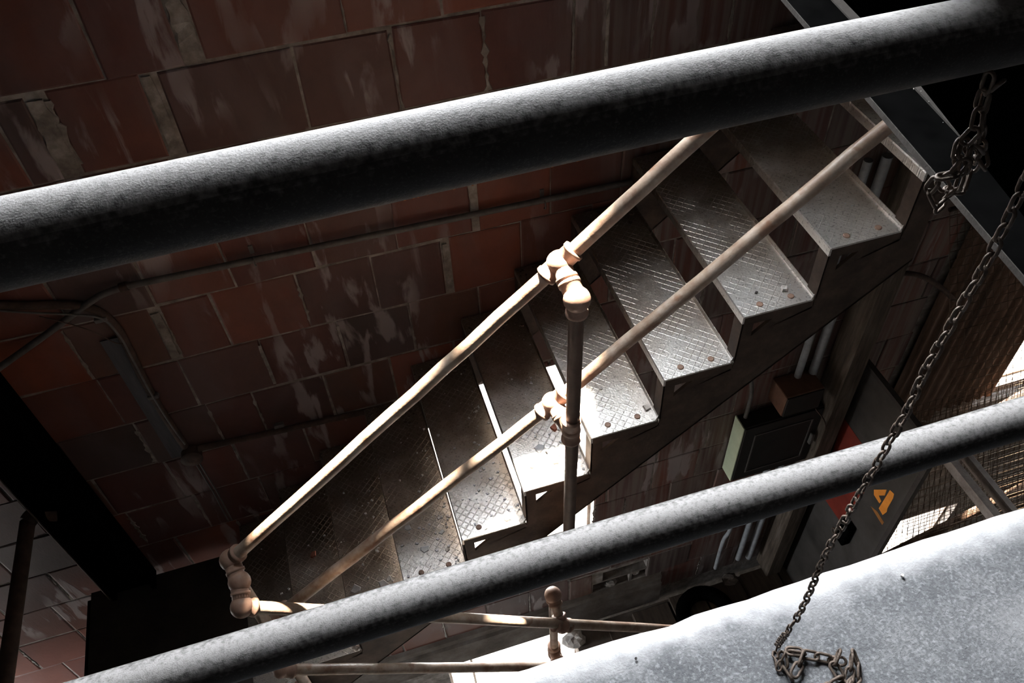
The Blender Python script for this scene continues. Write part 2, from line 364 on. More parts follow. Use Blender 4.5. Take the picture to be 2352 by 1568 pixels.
for r in range(0, 20):
    z1 = -.943-r*PITCHZ; z0 = z1-PITCHZ
    if r > 16: break
    js = [(j, j) if not isinstance(j, tuple) else j for j in joints.get(r, [])]
    if not js: js = [(-1.0+offs[r],)*2]
    xl = X0+.02; xr = 3.0
    while js[-1][1]+PX < xr: v = js[-1][1]+PX*random.choice((1, 1, 1, .97, 1.03)); js.append((v, v))
    js.append((xr, xr))
    while js[0][0]-PX > xl: v = js[0][0]-PX; js.insert(0, (v, v))
    for i in range(len(js)-1):
        a, b_ = js[i][1], js[i+1][0]
        zz0, zz1 = z0, z1
        skip = False
        for h in holes:
            if a < h[1]-.004 and b_ > h[0]+.004 and zz0 < h[3]-.004 and zz1 > h[2]+.004:
                if a < h[0]-.05: b_ = h[0]
                elif b_ > h[1]+.05: a = h[1]
                elif zz0 < h[2]-.03: zz1 = h[2]
                elif zz1 > h[3]+.03: zz0 = h[3]
                else: skip = True
        if r == 16 and a < 1.6: continue
        if r == 15: zz0 = -5.735 if a < 1.6 else zz0
        extra = []
        if a < CLUS[1] and b_ > CLUS[0] and zz0 < CLUS[3]:
            if a < CLUS[0]-.03: extra.append((a, CLUS[0]+random.uniform(0, .02), zz0, CLUS[3]))
            if b_ > CLUS[1]+.03: extra.append((CLUS[1]-random.uniform(0, .02), b_, zz0, CLUS[3]))
            zz0 = CLUS[3]+random.uniform(0, .015)
        for e_ in extra: obj('brick', brick(*e_), BR, wall_back); nb += 1
        if skip or b_-a < .03 or zz1-zz0 < .03: continue
        # only what the view can reach is split off one by one
        vis = (b_ > -2.5 or r < 6) and (b_ > -.95-.22*r)
        if r > 7 and -1.25 < a < -.0: vis = vis and r < 11
        if a > -2.4 and b_-a > .1: SM.append((a, zz0, zz1))
        bk = brick(a, b_, zz0, zz1)
        if vis and nb < 290: obj('brick', bk, BR, wall_back); nb += 1
        else: rest.add(bk.v, bk.f)
for_smear = [j for j in SM if random.random() < .42]
b = MB()
for (x, za, zb) in for_smear:
    n = 16; w0 = random.choice((.008, .010, .014, .022)); ph = random.uniform(0, 6); z0_, z1_ = za+random.uniform(0, .05), zb-random.uniform(0, .05)
    pts = []
    for i in range(n):
        z = z0_+(z1_-z0_)*i/(n-1); t_ = .55+.25*math.sin(i*.9+ph)+.2*math.sin(i*2.3+ph); pts.append((x-w0*t_*random.uniform(.4, 1), x+w0*t_*random.uniform(.4, 1), z))
    yf = BACK-.0075; vs = []
    for (l_, r_, z) in pts: vs += [(l_, BACK-.002, z), (l_+.003, yf+random.uniform(0, .002), z), (r_-.003, yf+random.uniform(0, .002), z), (r_, BACK-.002, z)]
    fs = [(4*i+k, 4*i+k+1, 4*i+k+5, 4*i+k+4) for i in range(n-1) for k in range(3)]
    b.add(vs, fs)
o = obj('mortar_smear', b, MORTAR, wall_back); o['kind'] = 'stuff'
o = obj('brick_field', rest, BR, wall_back); o['kind'] = 'stuff'
# mortar smears left proud of the joints
b = MB()
for (x, za, zb, w) in [(-.30, -1.20, -.96, .05), (-.77, -1.50, -1.26, .06), (-.45, -1.52, -1.25, .035), (.5, -2.1, -1.86, .03), (.365, -2.4, -2.15, .02),
                       (-.75, -2.4, -2.16, .03), (1.02, -1.52, -1.25, .012), (-.12, -2.7, -2.45, .012), (-.44, -2.7, -2.45, .014)]:
    n = 9; L_, R_ = [], []
    for i in range(n):
        z = za+(zb-za)*i/(n-1); L_.append((x-w*random.uniform(.35, .6), z)); R_.append((x+w*random.uniform(.35, .6), z))
    yf = BACK-.010
    poly = L_+R_[::-1]
    vs = [Vector((p[0], yf+random.uniform(-.002, .004), p[1])) for p in L_+R_]+[Vector((p[0], BACK+.01, p[1])) for p in L_+R_]
    fs = [(i, i+1, n+i+1, n+i) for i in range(n-1)]+[(i, 2*n+i, 2*n+i+1, i+1) for i in range(n-1)]+[(n+i, n+i+1, 3*n+i+1, 3*n+i) for i in range(n-1)]
    b.add(vs, fs)
obj('mortar_smear', b, MORTAR, wall_back)
# broken ribbed tile edge just under the thick pipe rail
b = MB(); x = .0
while x < .92:
    w = random.uniform(.007, .014); zt = -1.848-.0*x
    b.box(x, x+w, BACK-.022, BACK+.01, zt-random.uniform(.015, .045), zt+random.uniform(0, .012)); x += w+random.uniform(.004, .010)
o = obj('broken_tile_ribs', b, FRINGE, wall_back); o['kind'] = 'stuff'

# ledge / concrete beam at the foot of the tiles
b = MB(); prof = [(BACK+.02, -5.73), (BACK-.03, -5.74), (BACK-.035, -5.79), (BACK-.02, -5.80), (BACK-.02, -5.815), (BACK-.05, -5.82), (BACK-.05, -6.11), (BACK+.02, -6.11)]
b.prism(prof, 0, X0+.01, 1.62)
struct('trim_1', b, DCONC, 'stained concrete ledge beam at the foot of the tiled wall', 'trim')

# lower floor: boards at right
b = MB(); b.box(.90, 3.3, YF, 2.40, -6.25, -6.08)
fl = struct('floor', b, DCONC, 'dark lower floor of boards at bottom right', 'floor')
x = 1.16
for i, (w, dz, yb) in enumerate([(.20, -.05, 2.30), (.30, .0, 2.36), (.27, .015, 2.38), (.31, .0, 2.37), (.29, .02, 2.38), (.30, 0, 2.36), (.25, .01, 2.38)]):
    obj('floor_board', MB().box(x, x+w-.012, .6, yb, -6.079+dz, -6.02+dz, ch=.004), BOARD, fl); x += w+random.uniform(.0, .012)

# near concrete slab with a worn round nosing
b = MB(); ny = 13; edge = []
zt = -1.337
prof = [(YF, zt-.18), (YF, zt), (.2, zt), (.36, zt), (.42, zt-.0005), (.455, zt-.003), (.478, zt-.009), (.492, zt-.018), (.50, zt-.030), (.50, zt-.06), (.495, zt-.18)]
nx = 170; vs = []; xs = [X0+.01+(X1-X0-.02)*i/nx for i in range(nx+1)]
for x in xs:
    w = .0015*math.sin(x*9)+.0008*math.sin(x*31+1)+random.uniform(-.0012, .0012)
    if .33 < x < .40: w -= .006
    for i, (y, z) in enumerate(prof): vs.append((x, y+(w if i > 5 else 0), z))
n = len(prof); fs = [(i*n+k, i*n+k+1, (i+1)*n+k+1, (i+1)*n+k) for i in range(nx) for k in range(n-1)]
fs += [tuple(range(n)), tuple(nx*n+k for k in range(n))[::-1]]
b.add(vs, fs, True)
struct('floor', b, CONC, 'pale bluish speckled concrete landing with a rounded edge in the lower right corner', 'floor')
# upper landing at right, its shade painted as black
b = MB(); b.box(1.89, X1-.01, .52, 2.45, -1.34, -1.28); b.box(1.89, 1.90, .52, 2.45, -1.46, -1.34)
struct('floor', b, SHADEBLACK, 'steel landing at the head of the stairs, coloured black for shade', 'floor')

# ---------------------------------------------------------------- staircases
RUN, RISE, TW = .25, .2134, .256
SX, SY, SZ = 1.388, 1.541, -1.707
def nosing(k): return Vector((SX-k*RUN, 0, SZ-k*RISE))
def flight(name, label, ks, f, yn, yf_, bolts=True, brackets=True, side=-1):
    """ks: step indexes; f(k) -> nosing x, z, dir (+1 back edge at larger x)"""
    k0 = ks[-1]; p = f(k0); t = thing(name, label, 'staircase', (p[0], (yn+yf_)/2, p[1]-.2))
    d = p[2]
    for k in ks:
        x, z, d = f(k); b = MB(); th = .007
        xa, xb = (x, x+d*TW)
        # outline in x-z: turned-down front lip, flat plate, small upturned back lip
        pr = [(xa, z-.032), (xa, z-.004), (xa+d*.003, z), (xb-d*.006, z), (xb-d*.003, z+.012), (xb, z+.012), (xb, z-th), (xa+d*.007, z-th), (xa+d*.007, z-.032)]
        n = len(pr); vs = []
        ysec = [(yn, 1.0), (yn+.012, 0), (yf_, 0)]
        for y, c in ysec:
            for (px_, pz) in pr: vs.append(Vector((px_ - (d*.012 if c and abs(px_-xb) < .01 else 0), y, pz)))
        fs = [tuple(range(n)), tuple(2*n+i for i in range(n))[::-1]]
        for s_ in range(2):
            for i in range(n): fs.append((s_*n+i, s_*n+(i+1) % n, (s_+1)*n+(i+1) % n, (s_+1)*n+i))
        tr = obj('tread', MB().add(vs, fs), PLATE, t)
        if bolts:
            for bx in (.075, .185):
                bb = MB(); c = Vector((x+d*bx, yn+.035, z)); bb.tube([c-Vector((0, 0, .002)), c+Vector((0, 0, .0025)), c+Vector((0, 0, .0035))], [.011, .011, .008], 12)
                obj('rivet', bb, FITTING, tr)
    def line(k, off): x, z, _ = f(k); return (x, z+off)
    ka, kb = ks[0]-.35, ks[-1]+.4
    for y0, y1 in ((yn+.005, yn+.014), (yf_-.035, yf_-.025)):
        b = MB(); b.prism([line(ka, -.245), line(kb, -.245), line(kb, -.445), line(ka, -.445)], 1, y0, y1)
        # bottom and top flanges turned inwards
        b.prism([line(ka, -.436), line(kb, -.436), line(kb, -.447), line(ka, -.447)], 1, y0, y0+.05)
        obj('stringer', b, STEEL, t)
    if brackets:
        for y0 in (yn+.002, yf_-.04):
            for k in ks:
                x, z, _ = f(k); b = MB(); y1 = y0+.011; h = RISE; w = RUN
                zb = lambda xx: z-.25+(xx-x)*d*h/w        # top line of the stringer
                # triangular carrier with a triangular hole: top bar, upright, sloping bar
                X = lambda u: x+d*u
                b.prism([(X(.004), z-.008), (X(.25), z-.008), (X(.25), z-.045), (X(.004), z-.045)], 1, y0, y1)
                b.prism([(X(.004), z-.045), (X(.045), z-.045), (X(.045), z-.25+.045*h/w), (X(.004), z-.25)], 1, y0, y1)
                b.prism([(X(.045), z-.2495+.045*h/w), (X(.045), z-.105), (X(.110), z-.045), (X(.25), z-.045), (X(.25), z-.2495+h)], 1, y0, y1)
                obj('tread_bracket', b, STEEL, t)
                if k > ks[0] - 1:
                    bb = MB(); bb.box(x+d*.002 if d > 0 else x-.008, x+d*.002+.006 if d > 0 else x-.002, y0, y0+.05, z-.215, z-.033)
                    obj('riser_bar', bb, STEEL, t)
    return t
st = flight('staircase', 'open-riser steel staircase of diamond plate treads rising to the upper right',
            list(range(-1, 10)), lambda k: (SX-k*RUN, SZ-k*RISE, 1), SY, 2.445)
# lower flight, mirrored, going down to the right in front
st2 = flight('staircase', 'lower flight of diamond plate steps leading down from the dark landing',
             list(range(1, 7)), lambda k: (-.86+k*RUN, -3.84-k*RISE, -1), .52, 1.33, bolts=False)
# landing between them
b = MB(); b.box(-1.66, -.86, .52, 2.44, -3.851, -3.84)
lt = thing('landing_platform', 'black steel landing platform at the foot of the staircase', 'platform', (-1.26, 1.48, -4.0))
obj('plate', b, DSTEEL, lt)
b = MB(); b.box(-1.675, -1.66, .52, 2.40, -4.0, -3.838); obj('edge_channel', b, SHADEBLACK, lt)
b = MB(); b.box(-1.66, -.86, .50, .518, -4.0, -3.84); obj('edge_channel', b, SHADEBLACK, lt)
b = MB(); b.box(-.875, -.865, 1.335, 1.50, -4.0, -3.853); obj('edge_channel', b, STEEL, lt)

# ---------------------------------------------------------------- pipe fittings and hand rails
PR = .021
def fitting(dirs, c, r=.036, L_=.052):
    b = MB(); c = Vector(c); b.ball(c, r)
    for d in dirs:
        d = Vector(d).normalized()
        b.tube([c+d*.012, c+d*(L_-.010), c+d*(L_-.009), c+d*L_, c+d*(L_+.001)], [.0275, .0275, .0305, .0305, .024], 20)
    return b
sdir = Vector((RUN, 0, RISE)).normalized()
Yv, Zv = Vector((0, 1, 0)), Vector((0, 0, 1))
A = Vector((-.604, 1.50, -2.396)); T1 = Vector((.5135, 1.50, -1.459)); TOP = T1+sdir*.74
hr = thing('handrail', 'brown pipe handrail with ball fittings along the open side of the staircase', 'handrail', (.0, 1.5, -3.5))
def wob_line(a, b_, n=14, amp=.0015):
    return [p+Vector((0, random.uniform(-amp, amp), random.uniform(-amp, amp))) for p in lerp(a, b_, n)]
obj('top_rail', MB().tube(wob_line(A, T1), PR, 20), RAIL, hr)
obj('top_rail', MB().tube(wob_line(T1, TOP, 14, .0005), PR, 20), RAIL, hr)
ELB = Vector((.525, 1.40, -1.500))
obj('tee_fitting', fitting([sdir, -sdir, ELB-T1], T1), FITTING, hr)
obj('rail_stub', MB().tube([T1, ELB], PR*.97, 20), RAIL, hr)
obj('elbow_fitting', fitting([T1-ELB, (0, 0, -1)], ELB), FITTING, hr)
PB = Vector((.505, 1.40, -2.93)); MT = Vector((.513, 1.40, -2.055))
obj('post', MB().tube([ELB, PB], PR, 20), POSTM, hr)
M0 = Vector((-.560, 1.50, -2.835)); M1 = Vector((.489, 1.50, -2.036)); M2 = Vector((.588, 1.50, -1.958)); M3 = Vector((1.419, 1.50, -1.249))
obj('mid_rail', MB().tube(wob_line(M0, M1), PR, 20), RAIL, hr)
obj('mid_rail', MB().tube(wob_line(M1, M3+sdir*.08), PR, 20), RAIL, hr)
obj('tee_fitting', fitting([sdir, -sdir, MT-M1], M1), FITTING, hr)
obj('rail_stub', MB().tube([M1, MT], PR*.97, 20), RAIL, hr)
b = fitting([Zv, -Zv, M1-MT], MT, .030); obj('collar_fitting', b, FITTING, hr)
obj('post_foot', MB().box(.46, .55, 1.385, SY+.004, PB.z-.03, PB.z+.0, ch=.004), STEEL, hr)
C_ = Vector((-.590, 1.43, -2.425)); B_ = Vector((-.597, 1.36, -2.455))
obj('elbow_fitting', fitting([sdir, C_-A], A, .036, .045), FITTING, hr)
nd = (B_-A).normalized()
b = MB(); b.ball(C_, .036); b.tube([A.lerp(C_, .35), A.lerp(C_, .5), C_.lerp(B_, .5), C_.lerp(B_, .65)], [.0275]*4, 20)
obj('newel_fitting', b, FITTING, hr)
NB = Vector((-.585, 1.43, -3.86)); obj('newel_post', MB().tube([C_, NB], PR, 20), RAIL, hr)
MN = Vector((-.60, 1.43, -2.87)); obj('rail_stub', MB().tube([MN, M0], PR*.97, 20), RAIL, hr)
obj('elbow_fitting', fitting([sdir, MN-M0], M0, .033, .045), FITTING, hr)
obj('newel_foot', MB().box(-.64, -.53, 1.345, 1.525, -3.875, -3.86, ch=.003), STEEL, hr)
# lower flight rail
hr2 = thing('handrail', 'lower pipe handrail with a ball-topped post at the bottom of the picture', 'handrail', (.3, 1.36, -5.0))
dd = Vector((RUN, 0, -RISE)).normalized()
E2 = Vector((.795, 1.36, -3.625)); dB = (E2-B_).normalized()
T2 = at(1290, 1435, 1, 1.36)
obj('elbow_fitting', fitting([dB, C_-B_], B_, .036, .045), FITTING, hr2)
obj('top_rail', MB().tube(wob_line(B_, E2+dB*1.0, 16, .0008), PR, 20), RAIL, hr2)
BT = at(1270, 1366, 1, 1.455)
obj('tee_fitting', fitting([dB, -dB, BT-T2], T2, .036, .045), FITTING, hr2)
obj('rail_stub', MB().tube([T2, BT], PR*.97, 20), RAIL, hr2)
obj('ball_elbow', fitting([T2-BT, (0, 0, -1)], BT, .036, .045), FITTING, hr2)
PB2 = Vector((BT.x, BT.y, -5.2)); obj('post', MB().tube([BT, PB2], PR*.9, 20), RAIL, hr2)
MT2 = Vector((BT.x, BT.y, at(1272, 1492, 1, BT.y).z)); obj('collar_fitting', fitting([Zv, -Zv, (0, -1, 0)], MT2, .032), FITTING, hr2)
obj('post_foot', MB().box(BT.x-.05, BT.x+.05, 1.31, BT.y+.03, -5.23, -5.20, ch=.003), STEEL, hr2)
Q0 = at(645, 1538, 1, 1.36); Q1 = at(1160, 1531, 1, 1.36); dq = (Q1-Q0).normalized()
obj('mid_rail', MB().tube(wob_line(Q0, Q1+dq*1.0, 16, .0008), PR, 20), RAIL, hr2)
obj('elbow_fitting', fitting([dq, (0, 1, -.15)], Q0, .030, .05), FITTING, hr2)
obj('rail_stub', MB().tube([Q0, Vector((Q0.x, 1.43, Q0.z-.01))], PR*.97, 20), RAIL, hr2)

# rail on the far left edge of the landing
wl = thing('handrail', 'black pipe rail with an elbow at the left edge beside the dark upright', 'handrail', (-1.61, 1.4, -3.84))
e0 = Vector((-1.50, 2.413, -3.10)); e1 = Vector((-1.608, 2.413, -3.07)); e2 = Vector((-1.66, .60, -3.07))
obj('top_rail', MB().tube(cr_path([e1+Vector((.0, -.03, 0)), e1.lerp(e2, .3), e1.lerp(e2, .6), e2], 5), .031, 18), DPIPE, wl)
obj('elbow_fitting', MB().tube(cr_path([e0, e1+Vector((.03, 0, 0)), e1+Vector((0, -.03, 0))], 6), .036, 18), DPIPE, wl)
obj('post', MB().tube([e2, Vector((-1.652, .60, -3.84))], .03, 16), DPIPE, wl)

# ---------------------------------------------------------------- near guard rail
gr = thing('guard_rail', 'thick pitted grey pipe guard rail crossing the whole picture in the foreground', 'railing', (.3, .452, -1.337))
def pipe_x(y, z, r, x0, x1):
    pts = [(x, y+.0008*math.sin(x*7), z+.0008*math.sin(x*5+1)) for x in [x0+(x1-x0)*i/60 for i in range(61)]]
    return MB().tube(pts, r, 40, wob=.004)
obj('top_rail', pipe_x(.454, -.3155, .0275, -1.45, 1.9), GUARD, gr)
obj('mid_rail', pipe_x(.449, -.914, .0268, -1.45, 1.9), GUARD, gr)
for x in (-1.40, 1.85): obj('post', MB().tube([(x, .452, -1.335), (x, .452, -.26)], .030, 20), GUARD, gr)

# ---------------------------------------------------------------- dark channel beam at top right
bm_ = thing('steel_beam', 'black steel channel beam with a dusty flange crossing above the top steps', 'beam', (1.1, 1.45, -.92))
d0 = Vector((1.000, .925, 0)); d1 = Vector((1.082, 1.578, 0)); u = (d1-d0).normalized(); v = Vector((u.y, -u.x, 0))
p0 = d0+u*(-.42); Ln = 2.46/1.0-p0.y; Ln = (2.45-p0.y)/u.y
Mx = Matrix((v, u, Zv)).transposed().to_4x4(); Mx.translation = p0+Vector((0, 0, -.9))
obj('web', MB().box(0, .094, .02, Ln, -.006, 0, Mx), SHADEBLACK, bm_)
obj('flange', MB().box(.094, .116, .02, Ln, -.05, .004, Mx), DARKDUST, bm_)
obj('flange', MB().box(-.002, 0, .02, Ln, -.010, .002, Mx), DARKDUST, bm_)
b = MB()
for i in range(9):
    t = random.uniform(.35, 1.1); s_ = random.uniform(.0006, .0016); c = Mx @ Vector((random.uniform(.084, .10), t, .005)); b.ball(c, s_, 6, 4)
o = obj('grit', b, RUBBLE, bm_); o['kind'] = 'stuff'

sp_o = MB().prism([(.44, -.315), (.50, -.375), (.587, -.461), (.783, -.657), (.87, -.745), (1.6, -.745), (1.6, ZT-.01), (.44, ZT-.01)], 1, .60, .606)  # added sheet that darkens the corner and shades the top rail
tag(obj('shade_plate', sp_o, SHADEBLACK), 'black plate with a diagonal lower edge added to shade the top right corner', 'plate')
# ---------------------------------------------------------------- dark upright, conduits and cables on the wall
up = thing('steel_column', 'black steel upright against the tiles above the landing at lower left', 'column', (-1.42, 2.42, -3.84))
obj('web', MB().box(-1.53, -1.36, 2.40, 2.462, -3.839, .3), SHADEBLACK, up)
obj('flange', MB().box(-1.552, -1.531, 2.36, 2.462, -3.839, .3), SHADEBLACK, up)
obj('flange', MB().box(-1.359, -1.34, 2.36, 2.462, -3.839, .3), SHADEBLACK, up)
obj('thin_pipe', MB().tube([(-1.56, 2.37, -3.835), (-1.56, 2.37, .3)], .006, 8), DPIPE, up)

WYC = 2.445
def wpt(x, y, yy=WYC): return at(x, y, 1, yy)
cd = thing('conduit', 'thin grey conduit running along the tiles and bending down at left', 'conduit', (0, WYC, -2.1))
pth = [wpt(-60, 885, 2.40), wpt(0, 843, 2.42), wpt(110, 765), wpt(190, 705), wpt(235, 676), wpt(290, 657)]
obj('bent_pipe', MB().tube(cr_path(pth, 7), .0125, 12), GALV, cd)
obj('pipe', MB().tube(lerp(wpt(290, 657), wpt(1560, 395), 20), .0125, 12), GALV, cd)
obj('coupling', MB().tube([wpt(275, 661), wpt(293, 656)], .017, 12), DPIPE, cd)
for x, y in ((583, 592), (1247, 462)):
    c = wpt(x, y, BACK-.02); b = MB()
    b.tube([c+Vector((0, -.018-.018*math.sin(a), .020*math.cos(a))) for a in [math.pi*i/8 for i in range(9)]], .003, 8)
    b.box(c.x-.008, c.x+.008, BACK-.012, BACK-.007, c.z+.015, c.z+.05); obj('pipe_clip', b, GALV, cd)
cd2 = thing('conduit', 'dark rusty conduit bending down beside a grey strip to the round box', 'conduit', (-.9, WYC, -2.9))
c_ = [(-30, 700), (60, 702), (150, 700), (215, 710), (262, 745), (295, 800), (330, 872), (375, 950), (425, 1025)]
obj('pipe', MB().tube(cr_path([wpt(x, y, 2.452) for x, y in c_], 6), .0165, 12), DPIPE, cd2)
obj('pipe', MB().tube(lerp(wpt(455, 1030, 2.452), wpt(930, 925, 2.452), 12), .0145, 12), DPIPE, cd2)
for x, y in ((232, 728), (352, 905), (640, 972)):
    c = wpt(x, y, 2.452); obj('pipe_clip', MB().box(c.x-.022, c.x+.022, 2.43, 2.452, c.z-.010, c.z+.010, ch=.003), GALV, cd2)
jb = thing('junction_box', 'round dark junction box where the wall conduits meet', 'box', wpt(440, 1035, BACK-.01))
c = wpt(440, 1035, BACK-.006)
obj('body', MB().tube([c+Vector((0, -.004, 0)), c+Vector((0, -.045, 0))], [.045, .043], 24), DPIPE, jb)
obj('cover', MB().tube([c+Vector((0, -.046, 0)), c+Vector((0, -.050, 0)), c+Vector((0, -.053, 0))], [.047, .047, .02], 24), DPIPE, jb)
cb = thing('cable', 'thin pale cable following the dark conduit down the tiles', 'cable', (-.9, WYC, -2.9))
c_ = [(-20, 712), (70, 718), (160, 722), (235, 732), (275, 772), (303, 822), (345, 900), (392, 975), (425, 1020)]
obj('strand', MB().tube(cr_path([wpt(x, y, 2.432) for x, y in c_], 6), .004, 8), GALV, cb)
c_ = [(90, 726), (160, 744), (215, 762), (262, 786), (290, 790)]
obj('strand', MB().tube(cr_path([wpt(x, y, 2.435) for x, y in c_], 6), .0022, 6), DPIPE, cb)
cb2 = thing('cable', 'pair of thin wires hanging straight down below the round box', 'cable', wpt(525, 1195, 2.44))
for s_ in (0, 9): obj('strand', MB().tube([wpt(447+s_, 1060, 2.445), wpt(490+s_, 1130, 2.452), wpt(524+s_, 1195, 2.452)], .0035, 6), GALV, cb2)
# grey metal strip on the tiles, left of the dark conduit
a0, a1 = wpt(283, 770, BACK-.012), wpt(395, 1050, BACK-.012)
tag(obj('metal_strip', MB().box(a0.x-.085, a0.x-.02, BACK-.018, BACK-.0145, a1.z, a0.z), mat('grey_sheet', [(.05, .05, .055), (.09, .09, .10)], 6, .7, bump=.2, stretch=(6, 1, .6)), None),
    'flat grey metal strip fixed to the tiles left of the dark conduit', 'strip')

# ---------------------------------------------------------------- lower right corner: pipes, boxes, column, panel
vp = []
for i, (x, zt_, zb_, r, lab_) in enumerate([(2.06, -4.9, -5.86, .014, 'thin grey vertical conduit left of the two thicker pipes'),
                               (2.24, -2.2, -5.82, .020, 'left one of two thick grey pipes beside the timber column'),
                               (2.335, -2.2, -5.85, .024, 'right one of two thick grey pipes beside the timber column')]):
    y = 2.43
    if i == 0: pts = cr_path([(x+.03, y, zt_), (x+.03, y, -5.3), (x, y, -5.45), (x, y, zb_)], 6)
    else: pts = lerp((x, y, zt_), (x, y, zb_), 10)
    tag(obj('wall_pipe', MB().tube(pts, r, 14), LGALV), lab_, 'pipe')
eb = thing('electrical_box', 'large electrical box, pale green on its lit side, black in front', 'box', (2.18, 2.41, -4.45))
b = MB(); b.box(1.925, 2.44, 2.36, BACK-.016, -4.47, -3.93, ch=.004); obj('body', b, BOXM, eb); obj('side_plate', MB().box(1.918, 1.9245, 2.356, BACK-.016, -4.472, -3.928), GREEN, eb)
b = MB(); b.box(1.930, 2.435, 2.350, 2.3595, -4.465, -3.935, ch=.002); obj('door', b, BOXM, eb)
b = MB()
for q in ((2.0, 2.38, -4.02, -4.012), (2.0, 2.38, -4.40, -4.392)): b.box(q[0], q[1], 2.345, 2.3505, q[2], q[3])
b.box(2.0, 2.008, 2.345, 2.3505, -4.392, -4.02); b.box(2.372, 2.38, 2.345, 2.3505, -4.392, -4.02)
obj('door_frame', b, GALV, eb)
obj('latch', MB().box(2.395, 2.42, 2.325, 2.3505, -4.26, -4.16, ch=.004), GALV, eb)
tag(obj('conduit', MB().tube(cr_path([wpt(1724, 860, 2.43), wpt(1726, 905, 2.43), wpt(1712, 958, 2.42)], 8), .012, 12), GALV),
    'short bent grey conduit entering the top of the green electrical box', 'conduit')
sb = thing('electrical_box', 'small brown box on the wall above the green electrical box', 'box', (2.23, 2.38, -3.85))
obj('body', MB().box(2.105, 2.34, 2.31, BACK-.016, -3.83, -3.66, ch=.004), BROWN, sb)
obj('cover', MB().box(2.110, 2.335, 2.300, 2.3095, -3.825, -3.665, ch=.002), BOXM, sb)
b = MB(); pts = cr_path([(2.36, 2.34, -3.90), (2.42, 2.30, -4.0), (2.46, 2.31, -4.15), (2.44, 2.33, -4.35)], 6); b.tube(pts, .004, 6)
tag(obj('cable', b, DPIPE), 'loose dark cable looping beside the big electrical box', 'cable')
tc = thing('timber_column', 'weathered timber column running down the wall beside the grey pipes', 'column', (2.55, 2.37, -6.0))
obj('shaft', MB().box(2.44, 2.565, 2.30, BACK-.016, -6.0, -1.7, ch=.008), WOOD, tc)
# hose on the tiles at right
tag(obj('hose', MB().tube(cr_path([wpt(2040, 632, 2.44), wpt(2090, 628, 2.43), wpt(2140, 645, 2.43), wpt(2192, 688, 2.45)], 8), .014, 12), DPIPE),
    'short black hose arching over the grey tiles below the top step', 'hose')
# grey sheet metal panel with red diamond and orange letter
PX_ = 2.62
pn = thing('steel_partition', 'grey sheet metal partition with red patch and orange spray-painted letter', 'panel', (PX_+.02, 2.07, -6.02))
obj('sheet', MB().box(PX_, PX_+.006, 1.75, 2.43, -6.02, -3.63), PANEL, pn)
obj('edge_angle', MB().box(PX_-.012, PX_+.02, 1.72, 1.7495, -6.02, -3.61), DSTEEL, pn)
obj('edge_angle', MB().box(PX_-.012, PX_+.02, 1.75, 2.43, -3.629, -3.60), DSTEEL, pn)
def mark(name, pix, m_):
    poly = [at(x, y, 0, PX_-.0015) for x, y in pix]
    return obj(name, MB().prism([(p.y, p.z) for p in poly], 0, PX_-.0015, PX_-.0002), m_, pn)
mark('red_diamond', [(1937, 958), (2008, 1060), (1985, 1130), (1935, 1205), (1880, 1125), (1905, 1060)], RED)
cz = lambda x, y: (1900+x/5.227, 1050+y/5.227)
o = mark('orange_letter', [cz(*q) for q in ((560, 388), (712, 388), (690, 458), (618, 458), (648, 528), (626, 552), (560, 450))], ORANGE)
o = mark('orange_letter', [cz(*q) for q in ((752, 393), (802, 440), (790, 492), (722, 612), (714, 655), (665, 692), (618, 612))], ORANGE)
mark('orange_smear', [cz(*q) for q in ((520, 585), (600, 650), (680, 780), (660, 812))], mat('faded_orange', [(.2, .09, .03), (.4, .16, .03)], 30, .7))
hl = MB().box(PX_-.06, PX_-.002, 1.93, 2.03, -4.93, -4.74, ch=.006); obj('latch_case', hl, SHADEBLACK, pn)
b = MB(); cc = Vector((PX_-.07, 2.02, -4.88)); b.tube([cc+Vector((0, .022*math.cos(a), .022*math.sin(a))) for a in [2*math.pi*i/14 for i in range(14)]], .005, 8, closed=True)
obj('latch_ring', b, CHAIN, pn)
# frame angles in front of the mesh, and the mesh
fr = thing('angle_rail', 'pair of parallel grey angle irons sloping past the wire mesh', 'frame', (2.7, 1.2, -3.7))
obj('angle_iron', MB().box(2.635, 2.675, .7, 1.72, -3.66, -3.60), DUSTY, fr)
obj('angle_iron', MB().box(2.735, 2.765, .7, 1.85, -3.66, -3.60), DUSTY, fr)
obj('cross_bar', MB().box(2.66, 2.76, 1.72, 1.76, -3.66, -3.61), DSTEEL, fr)
def mesh_sheet(name, x0, x1, top, dirv, ln, sp, r, slant=0.0, sp2=None):
    b = MB(); d = Vector(dirv).normalized(); x = x0; top = Vector(top)
    def wire(a, c): b.tube([a, c], r, 3, cap=False)
    while x < x1:
        a = Vector((x, top.y, top.z)); wire(a, a+d*ln+Vector((slant*ln+random.uniform(-.01, .01), 0, 0))); x += sp
    t = 0; sp2 = sp2 or sp
    while t < ln:
        a = Vector((x0, top.y, top.z))+d*t; wire(a, a+Vector((x1-x0, 0, random.uniform(-.01, .01)))); t += sp2
    return b
ms = thing('wire_screen', 'rusted square wire mesh screen sloping across the bright opening at right', 'screen', (3.6, 2.0, -5.0))
md = (0, -.481, -.877)
o = obj('wire_mesh', mesh_sheet('m', 2.78, 4.9, (0, 2.40, -2.6), md, 2.0, .042, .0016), WIRE, ms); o['kind'] = 'stuff'
obj('frame_bar', MB().tube([(2.78, 2.40, -2.6), (4.9, 2.40, -2.6)], .012, 8), DPIPE, ms)
e_ = Vector((0, 2.40, -2.6))+Vector(md)*2.0
obj('frame_bar', MB().tube([(2.78, e_.y, e_.z), (4.9, e_.y, e_.z)], .010, 8), DPIPE, ms)
